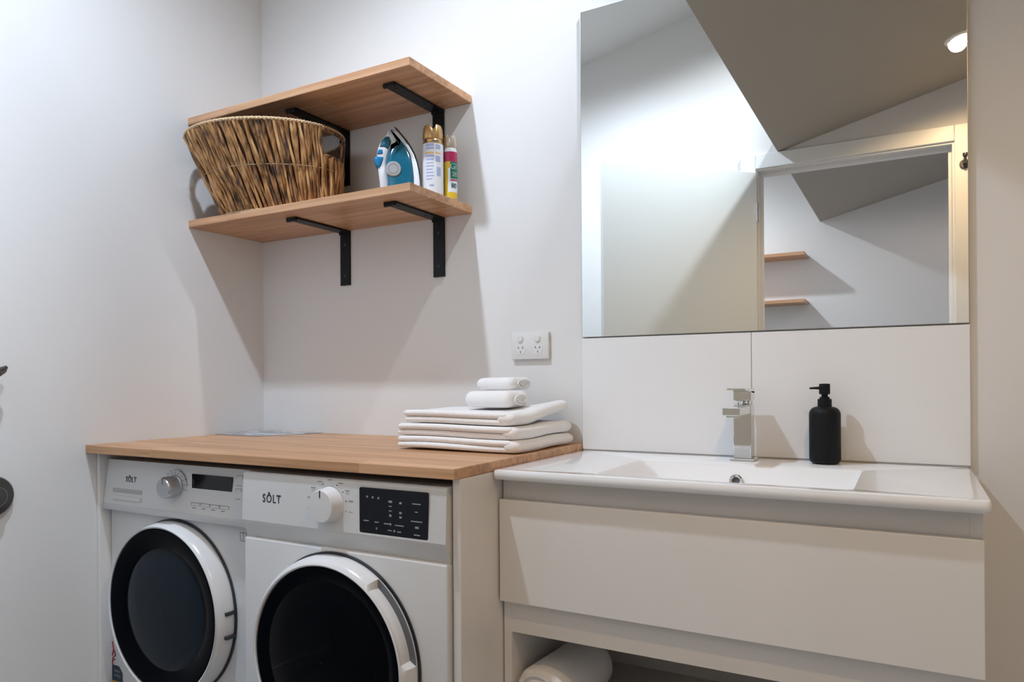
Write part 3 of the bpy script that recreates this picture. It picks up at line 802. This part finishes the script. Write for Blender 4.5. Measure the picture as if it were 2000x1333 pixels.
# ceramic basin top with a rectangular recess
def basin():
    bs = thing('basin', 'white ceramic basin top with a wide shallow rectangular bowl', 'basin', (1.655, -.2, ZB))
    x0, x1, y0, y1_ = XC+.0008, 2.0986, -.4812, -.0115
    T = ZB; bm = BM()
    rx0, rx1, ry0, ry1 = 1.432, 1.903, -.440, -.150
    bx0, bx1, by0, by1 = 1.520, 1.845, -.395, -.175; D = T-.085
    def loop(a, b, c, d, z, r, n=5):
        out = []
        for cx, cy, a0 in ((b-r, d-r, 0), (a+r, d-r, 90), (a+r, c+r, 180), (b-r, c+r, 270)):
            for k in range(n+1):
                an = radians(a0+90*k/n); out.append(bm.verts.new((cx+r*cos(an), cy+r*sin(an), z)))
        return out
    L_ = [loop(x0+.004, x1-.004, y0+.004, y1_, T-.0200, .006), loop(x0+.0, x1, y0, y1_, T-.015, .008), loop(x0, x1, y0, y1_, T-.006, .008), loop(x0+.001, x1-.001, y0+.002, y1_, T-.001, .008),
          loop(x0+.006, x1-.006, y0+.008, y1_-.001, T+.0003, .008), loop(x0+.018, x1-.018, y0+.020, y1_-.006, T-.0006, .008),
          loop(rx0-.004, rx1+.004, ry0-.004, ry1+.004, T-.0008, .014), loop(rx0, rx1, ry0, ry1, T-.003, .012), loop(rx0+.003, rx1-.003, ry0+.002, ry1-.002, T-.008, .011),
          loop(bx0-.012, bx1+.010, by0-.008, by1+.006, D+.012, .016), loop(bx0, bx1, by0, by1, D+.001, .02), loop(bx0+.02, bx1-.02, by0+.02, by1-.02, D, .02)]
    for a, b in zip(L_, L_[1:]):
        n = len(a)
        for i in range(n): bm.faces.new((a[i], a[(i+1) % n], b[(i+1) % n], b[i]))
    bm.faces.new(L_[-1])
    und = [bm.verts.new((v.co.x*1, v.co.y, T-.0202)) for v in L_[0]]
    obj('basin_top', bm, CERAM, bs, True, sharp=50)
    # overflow ring on the rear slope
    oc = Vector((1.6535, -.1635, .846)); t = BM()
    lathe(t, [(.0085, .002), (.0085, -.003), (.0115, -.0045), (.0140, -.003), (.0145, .001)], (0, 0, 0), 'y', 36, cap=False)
    mt_ = Matrix.Translation(oc) @ Matrix.Rotation(radians(-14), 4, 'X')
    bm = BM(); merge(bm, t, 0, mt_); obj('overflow_ring', bm, CHROME, bs, True)
    t = BM(); lathe(t, [(.0088, .0015), (.0, .0015)], (0, 0, 0), 'y', 30, cap=False); bm = BM(); merge(bm, t, 0, mt_); obj('overflow_hole', bm, GAPM, bs)
    bm = BM(); lathe(bm, [(.032, .0), (.030, .003), (.02, .004), (.0, .002)], (1.66, -.285, D+.001), 'z', 36, cap=False); obj('drain', bm, CHROME, bs, True)
basin()


def tap():
    cx, cy = 1.652, -.068
    tp = thing('mixer_tap', 'square chrome mixer tap at the back of the basin', 'tap', (cx, cy, ZB))
    bm = BM(); box(bm, (cx-.027, cy-.027, ZB), (cx+.027, cy+.027, ZB+.005), .001); obj('base_plate', bm, CHROME, tp)
    bm = BM(); box(bm, (cx-.0195, cy-.0215, ZB+.005), (cx+.0195, cy+.0215, ZB+.128), .0015); obj('body', bm, CHROME, tp)
    bm = BM(); box(bm, (cx-.0185, cy-.135, ZB+.108), (cx+.0185, cy-.0215, ZB+.126), .0015); box(bm, (cx-.012, cy-.128, ZB+.103), (cx+.012, cy-.104, ZB+.108), .001); obj('spout', bm, CHROME, tp)
    bm = BM(); lathe(bm, [(.0155, 0), (.0165, .003), (.0145, .009)], (cx, cy, ZB+.128), 'z', 30); obj('neck', bm, CHROME, tp, True)
    bm = BM()
    box(bm, (cx-.0195, cy-.0215, ZB+.137), (cx+.0195, cy+.0215, ZB+.160), .0012)
    hexa(bm, [(cx-.0195, cy-.085, ZB+.163), (cx+.0195, cy-.085, ZB+.163), (cx+.0195, cy+.0215, ZB+.154), (cx-.0195, cy+.0215, ZB+.154),
              (cx-.0195, cy-.085, ZB+.166), (cx+.0195, cy-.085, ZB+.166), (cx+.0195, cy+.0215, ZB+.166), (cx-.0195, cy+.0215, ZB+.166)])
    obj('lever', bm, CHROME, tp)
tap()


def soap():
    cx, cy, r = 1.8235, -.060, .0325
    t = thing('soap_dispenser', 'matte black pump soap dispenser standing on the basin ledge', 'soap dispenser', (cx, cy, ZB))
    bm = BM(); lathe(bm, [(0, .0005), (r-.008, .0005), (r-.003, .003), (r, .009), (r, .107)]+[(r-.015+.015*cos(radians(a)), .107+.0175*sin(radians(a))) for a in range(12, 91, 13)]+[(.014, .1262)], (cx, cy, ZB), 'z', 64, cap=False); obj('bottle', bm, MATTEB, t, True, sharp=60)
    bm = BM(); lathe(bm, [(.0145, .126), (.0145, .141), (.0135, .142), (.0, .142)], (cx, cy, ZB), 'z', 40, cap=False); obj('collar', bm, MATTEB, t, True)
    bm = BM(); lathe(bm, [(.0105, .141), (.0105, .146), (.0068, .147), (.0068, .157), (.0085, .158)], (cx, cy, ZB), 'z', 30); obj('stem', bm, MATTEB, t, True)
    bm = BM(); lathe(bm, [(.0108, .1525), (.0114, .154), (.0114, .173), (.0105, .1755), (0, .176)], (cx, cy, ZB), 'z', 40)
    tube(bm, [(cx-.009, cy-.002, ZB+.166), (cx-.020, cy-.005, ZB+.166), (cx-.030, cy-.008, ZB+.1655)], [.0033, .0026, .0020], 12); obj('pump_head', bm, MATTEB, t, True)
soap()

# ------------------------------------------------------------------ tiles, mirror, outlet
XJ = 1.6585
for a, b, lab in ((XC+.001, XJ-.001, 'left large white wall tile under the mirror, behind the tap'), (XJ+.001, 2.0986, 'right large white wall tile under the mirror, behind the soap dispenser')):
    bm = BM(); box(bm, (a, -.0105, ZB+.003), (b, -.0004, 1.1805), .0008); tag(obj('wall_tile', bm, TILE), lab, 'tile', 'white splashback tiles')
bm = BM(); box(bm, (XJ-.001, -.009, ZB+.001), (XJ+.001, -.0004, 1.180)); box(bm, (XC+.001, -.0095, ZB+.0005), (2.0986, -.0004, ZB+.003)); struct('trim_4', bm, GROUT)
mr = thing('wall_mirror', 'large frameless rectangular mirror on the wall above the basin', 'mirror', (1.66, 0, 1.183))
bm = BM(); box(bm, (XC+.0012, -.0100, 1.1832), (2.0984, -.0004, 2.0546)); obj('backing', bm, EDGE, mr)
bm = BM(); box(bm, (XC+.0025, -.0112, 1.1845), (2.0971, -.0101, 2.0533)); obj('mirror_glass', bm, MIRROR, mr)

ot = thing('power_outlet', 'white double power point on the wall above the towels', 'power outlet', (1.064, 0, 1.166))
ox0, ox1, oz0, oz1 = 1.005, 1.121, 1.1285, 1.2035
bm = BM(); box(bm, (ox0, -.0115, oz0), (ox1, -.0004, oz1), .002); obj('face_plate', bm, PLASTW, ot, True)
for sx in (1.033, 1.087):
    bm = BM(); lathe(bm, [(.0105, .001), (.0102, -.0010), (.0092, -.0012), (.0085, -.0036), (.0, -.0040)], (sx, -.0115, 1.186), 'y', 30, cap=False); obj('switch', bm, PLASTW, ot, True)
    bm = BM(); lathe(bm, [(.0150, .0005), (.0148, -.0006), (.0, -.0006)], (sx+.001, -.0115, 1.1565), 'y', 36, cap=False); sk = obj('socket', bm, PLASTW, ot, True)
    bm = BM()
    for dx, dz, a in ((-.0065, .0045, -30), (.0065, .0045, 30), (0, -.0075, 0)):
        t = BM(); box(t, (-.0009, -.0125, -.0032), (.0009, -.0119, .0032)); merge(bm, t, 0, Matrix.Translation((sx+.001+dx, 0, 1.1565+dz)) @ Matrix.Rotation(radians(a), 4, 'Y'))
    obj('slot', bm, INK, sk)

# ------------------------------------------------------------------ towels
TX0, TX1, TY0, TY1 = .868, 1.196, -.345, -.030


def slab_towel(bm, x0, x1, y0, y1_, z0, z1, top=None, r=None, nx=26, ny=22, seed=0, side='x', bulge=.004):
    """a soft thick slab with rounded edges; top(u,v) adds height; the +X and front edges are rounded folds"""
    wide = z0 < ZC+.1; rnd = random.Random(seed); h = (z1-z0)/2; zc = (z0+z1)/2; r = r or h
    ph = [rnd.uniform(0, 6) for _ in range(6)]
    pz = (.4, 2.1, 4.0, 1.2, 5.1, 3.3)
    def wob(u, v, k, ph=ph): return .0018*sin(5*u+ph[k])+.0012*sin(9*v+ph[(k+1) % 6])
    rings = []; prof = []
    K = 8
    for k in range(K+1):
        a = -pi/2+pi*k/K; prof.append((r*(1-cos(a)), h*sin(a)))
    per = []
    def loop(d):
        pts = []
        X0, X1, Y0, Y1 = x0+d, x1-d, y0+d, y1_-d; cr = max(.003, .014-d*.3)
        for cx, cy, a0 in ((X1-cr, Y1-cr, 0), (X0+cr, Y1-cr, 90), (X0+cr, Y0+cr, 180), (X1-cr, Y0+cr, 270)):
            for q in range(5):
                a = radians(a0+90*q/4); pts.append((cx+cr*cos(a), cy+cr*sin(a)))
        out = []
        n = len(pts)
        for i in range(n):  # subdivide the long runs
            p, q_ = pts[i], pts[(i+1) % n]; dd = math.dist(p, q_); m = 14 if i % 5 == 4 else 1
            for j in range(m): out.append((p[0]+(q_[0]-p[0])*j/m, p[1]+(q_[1]-p[1])*j/m))
        return out
    def place(x, y, z, f):
        u, v = (x-x0)/(x1-x0), (y-y0)/(y1_-y0)
        dz = (top(u, v) if top else 0)+wob((x-TX0)/.328 if wide else .3, (y-TY0)/.315 if wide else .3, 0, pz)*f*(1.6 if wide else .3)
        return (x+wob(v, u, 2)*.8, y+wob(u, v, 3)*.8, z+dz)
    for d, dz in prof:
        rings.append([bm.verts.new(place(x, y, zc+dz, .6)) for x, y in loop(d)])
    for a, b in zip(rings, rings[1:]):
        n = len(a)
        for i in range(n): bm.faces.new((a[i], a[(i+1) % n], b[(i+1) % n], b[i]))
    # top and bottom caps as shrinking rings
    for ring, sgn, pr in ((rings[-1], 1, prof[-1]), (rings[0], -1, prof[0])):
        prev = ring
        for s in (.85, .65, .4, .15):
            cx, cy = (x0+x1)/2, (y0+y1_)/2
            cur = []
            for x, y in loop(pr[0]):
                X, Y = cx+(x-cx)*s, cy+(y-cy)*s; cur.append(bm.verts.new(place(X, Y, zc+sgn*h, .6)))
            n = len(cur)
            for i in range(n): bm.faces.new((prev[i], prev[(i+1) % n], cur[(i+1) % n], cur[i]))
            prev = cur
        bm.faces.new(prev)


zb0 = ZC+.0022
# each bath towel: thick folded slab plus the thinner layers that show at its left front
def bath_towel(z0, z1, label, layers, seed, top=None, dx=0, dx1=0):
    t = thing('bath_towel', label, 'towel', ((TX0+TX1)/2, (TY0+TY1)/2, z0), 'folded bath towels on the counter')
    n = layers; h = (z1-z0)/n
    for k in range(n):
        bm = BM(); o = random.Random(seed+k)
        slab_towel(bm, TX0+dx+o.uniform(-.010, .010), TX1+dx1-.004+o.uniform(-.003, .003), TY0+o.uniform(-.006, .003), TY1, z0+h*k+.0002, z0+h*(k+1)-.0002+.0004, top=top, r=h*.55, seed=seed*7+k)
        obj('fold', bm, TOWEL, t, True, sharp=180)
    # closed thick fold on the right-hand side
    bm = BM(); slab_towel(bm, TX1-.036+dx1, TX1+.008+dx1, TY0-.001, TY1-.001, z0-.0003, z1+.0006, top=(lambda u, v: top(.89+.11*u, v)) if top else None, r=(z1-z0)*.5, seed=seed+40)
    obj('outer_fold', bm, TOWEL, t, True, sharp=180)
    return t


bath_towel(zb0+.001, zb0+.030, 'folded white bath towel, bottom of the stack on the counter', 2, 3, dx=-.004, dx1=.004)
bath_towel(zb0+.031, zb0+.061, 'folded white bath towel, middle of the stack on the counter', 2, 5, dx=-.012, top=lambda u, v: .006*max(0, u-.5)*v)
bath_towel(zb0+.063, zb0+.094, 'folded white bath towel, top of the large stack, its right end bulging up', 2, 11, dx=.010, dx1=-.012,
           top=lambda u, v: .006*max(0, u-.5)*v+.030*max(0, v-.30)*max(0, u-.55)/.4)
def rolled(name, label, x0, x1, y, zc_, ry, rz, seed, tilt=0):
    t = thing(name, label, 'towel', ((x0+x1)/2, y, zc_-rz), 'small towels on top of the stack')
    bm = BM(); slab_towel(bm, x0, x1, y-ry, y+ry, zc_-rz, zc_+rz, r=rz*.8, seed=seed, top=lambda u, v: tilt*u); obj('cloth', bm, TOWEL, t, True, sharp=180)
    bm = BM(); pts = []
    for k in range(60):
        a = k/59*3.6*pi; s = .25+.62*k/59; pts.append((x1+.0035, y+ry*.8*s*cos(a), zc_+tilt+rz*.8*s*sin(a)))
    tube(bm, pts, .0022, 6); obj('end_spiral', bm, TOWEL, t, True, sharp=180)
    return t
rolled('hand_towel', 'small folded white towel lying directly on the bath towel stack', 1.000, 1.135, -.200, zb0+.0987+.022, .052, .0205, 21)
rolled('face_cloth', 'small folded white cloth, topmost of the towel pile', .985, 1.100, -.120, zb0+.0987+.0592, .056, .0165, 22, .002)
# towel roll inside the open vanity shelf
t = thing('towel_roll', 'rolled white towel lying in the open shelf of the vanity', 'towel', (1.31, -.30, .338))
def roll_pts():
    bm = BM(); n = 48; L0 = Vector((1.302, -.432, .3995)); L1 = Vector((1.318, -.19, .3995)); rings = []
    rnd = random.Random(4)
    prof = [(.0, .028), (.0, .050), (.004, .058), (.012, .0605), (.08, .0603), (.14, .0598), (.2, .0603), (.232, .060), (.240, .055), (.242, .02)]
    ax = (L1-L0).normalized(); sd = ax.cross(Vector((0, 0, 1))).normalized(); up = sd.cross(ax)
    for s, r in prof:
        ring = []
        for i in range(n):
            a = 2*pi*i/n; rr = r*(1+.015*sin(3*a+s*9))+(.004*max(0, 1-abs((a-2.2))*3) if r > .05 else 0)
            ring.append(bm.verts.new(L0+ax*s+sd*rr*cos(a)+up*rr*sin(a)*.985))
        rings.append(ring)
    for a, b in zip(rings, rings[1:]):
        for i in range(n): bm.faces.new((a[i], a[(i+1) % n], b[(i+1) % n], b[i]))
    bm.faces.new(rings[-1]); bm.faces.new(rings[0])
    return bm, L0, ax, sd, up
bm, L0, ax, sd, up = roll_pts(); obj('cloth', bm, TOWEL, t, True, sharp=180)
bm = BM(); pts = []
for k in range(100):
    a = k/99*7*pi; r = .008+.044*k/99; pts.append(L0-ax*.001+sd*r*cos(a)+up*r*sin(a))
tube(bm, pts, .0042, 8); obj('end_spiral', bm, TOWEL, t, True, sharp=180)

# ------------------------------------------------------------------ metal fittings at the left edge
f = thing('wall_hook', 'curved dark metal hook tip on the left wall, at the left edge of the photo', 'hook', (0, -.85, 1.105))
bm = BM(); lathe(bm, [(0, .0), (.030, .0), (.030, .006), (.026, .009), (0, .009)], (.0005, -.925, 1.105), 'x', 36, cap=False); obj('wall_plate', bm, GUN, f, True)
bm = BM(); tube(bm, [(.006, -.925, 1.105), (.045, -.92, 1.104), (.052, -.90, 1.098), (.052, -.88, 1.0955), (.050, -.860, 1.0975), (.047, -.846, 1.104), (.046, -.838, 1.112)], [.012, .012, .012, .0125, .012, .009, .004], 16); obj('arm', bm, GUN, f, True)
f = thing('wall_fitting', 'round dark metal wall fitting with a raised centre disc, low at the left edge', 'wall fitting', (0, -.855, .792))
bm = BM(); lathe(bm, [(0, 0), (.050, 0), (.050, .010), (.047, .014), (.030, .015)], (.0005, -.855, .792), 'x', 64, cap=True); obj('wall_plate', bm, GUN, f, True)
bm = BM(); lathe(bm, [(.026, .014), (.026, .030), (.023, .033), (0, .034)], (.0005, -.855, .792), 'x', 48, cap=False); obj('centre_disc', bm, GUN, f, True)
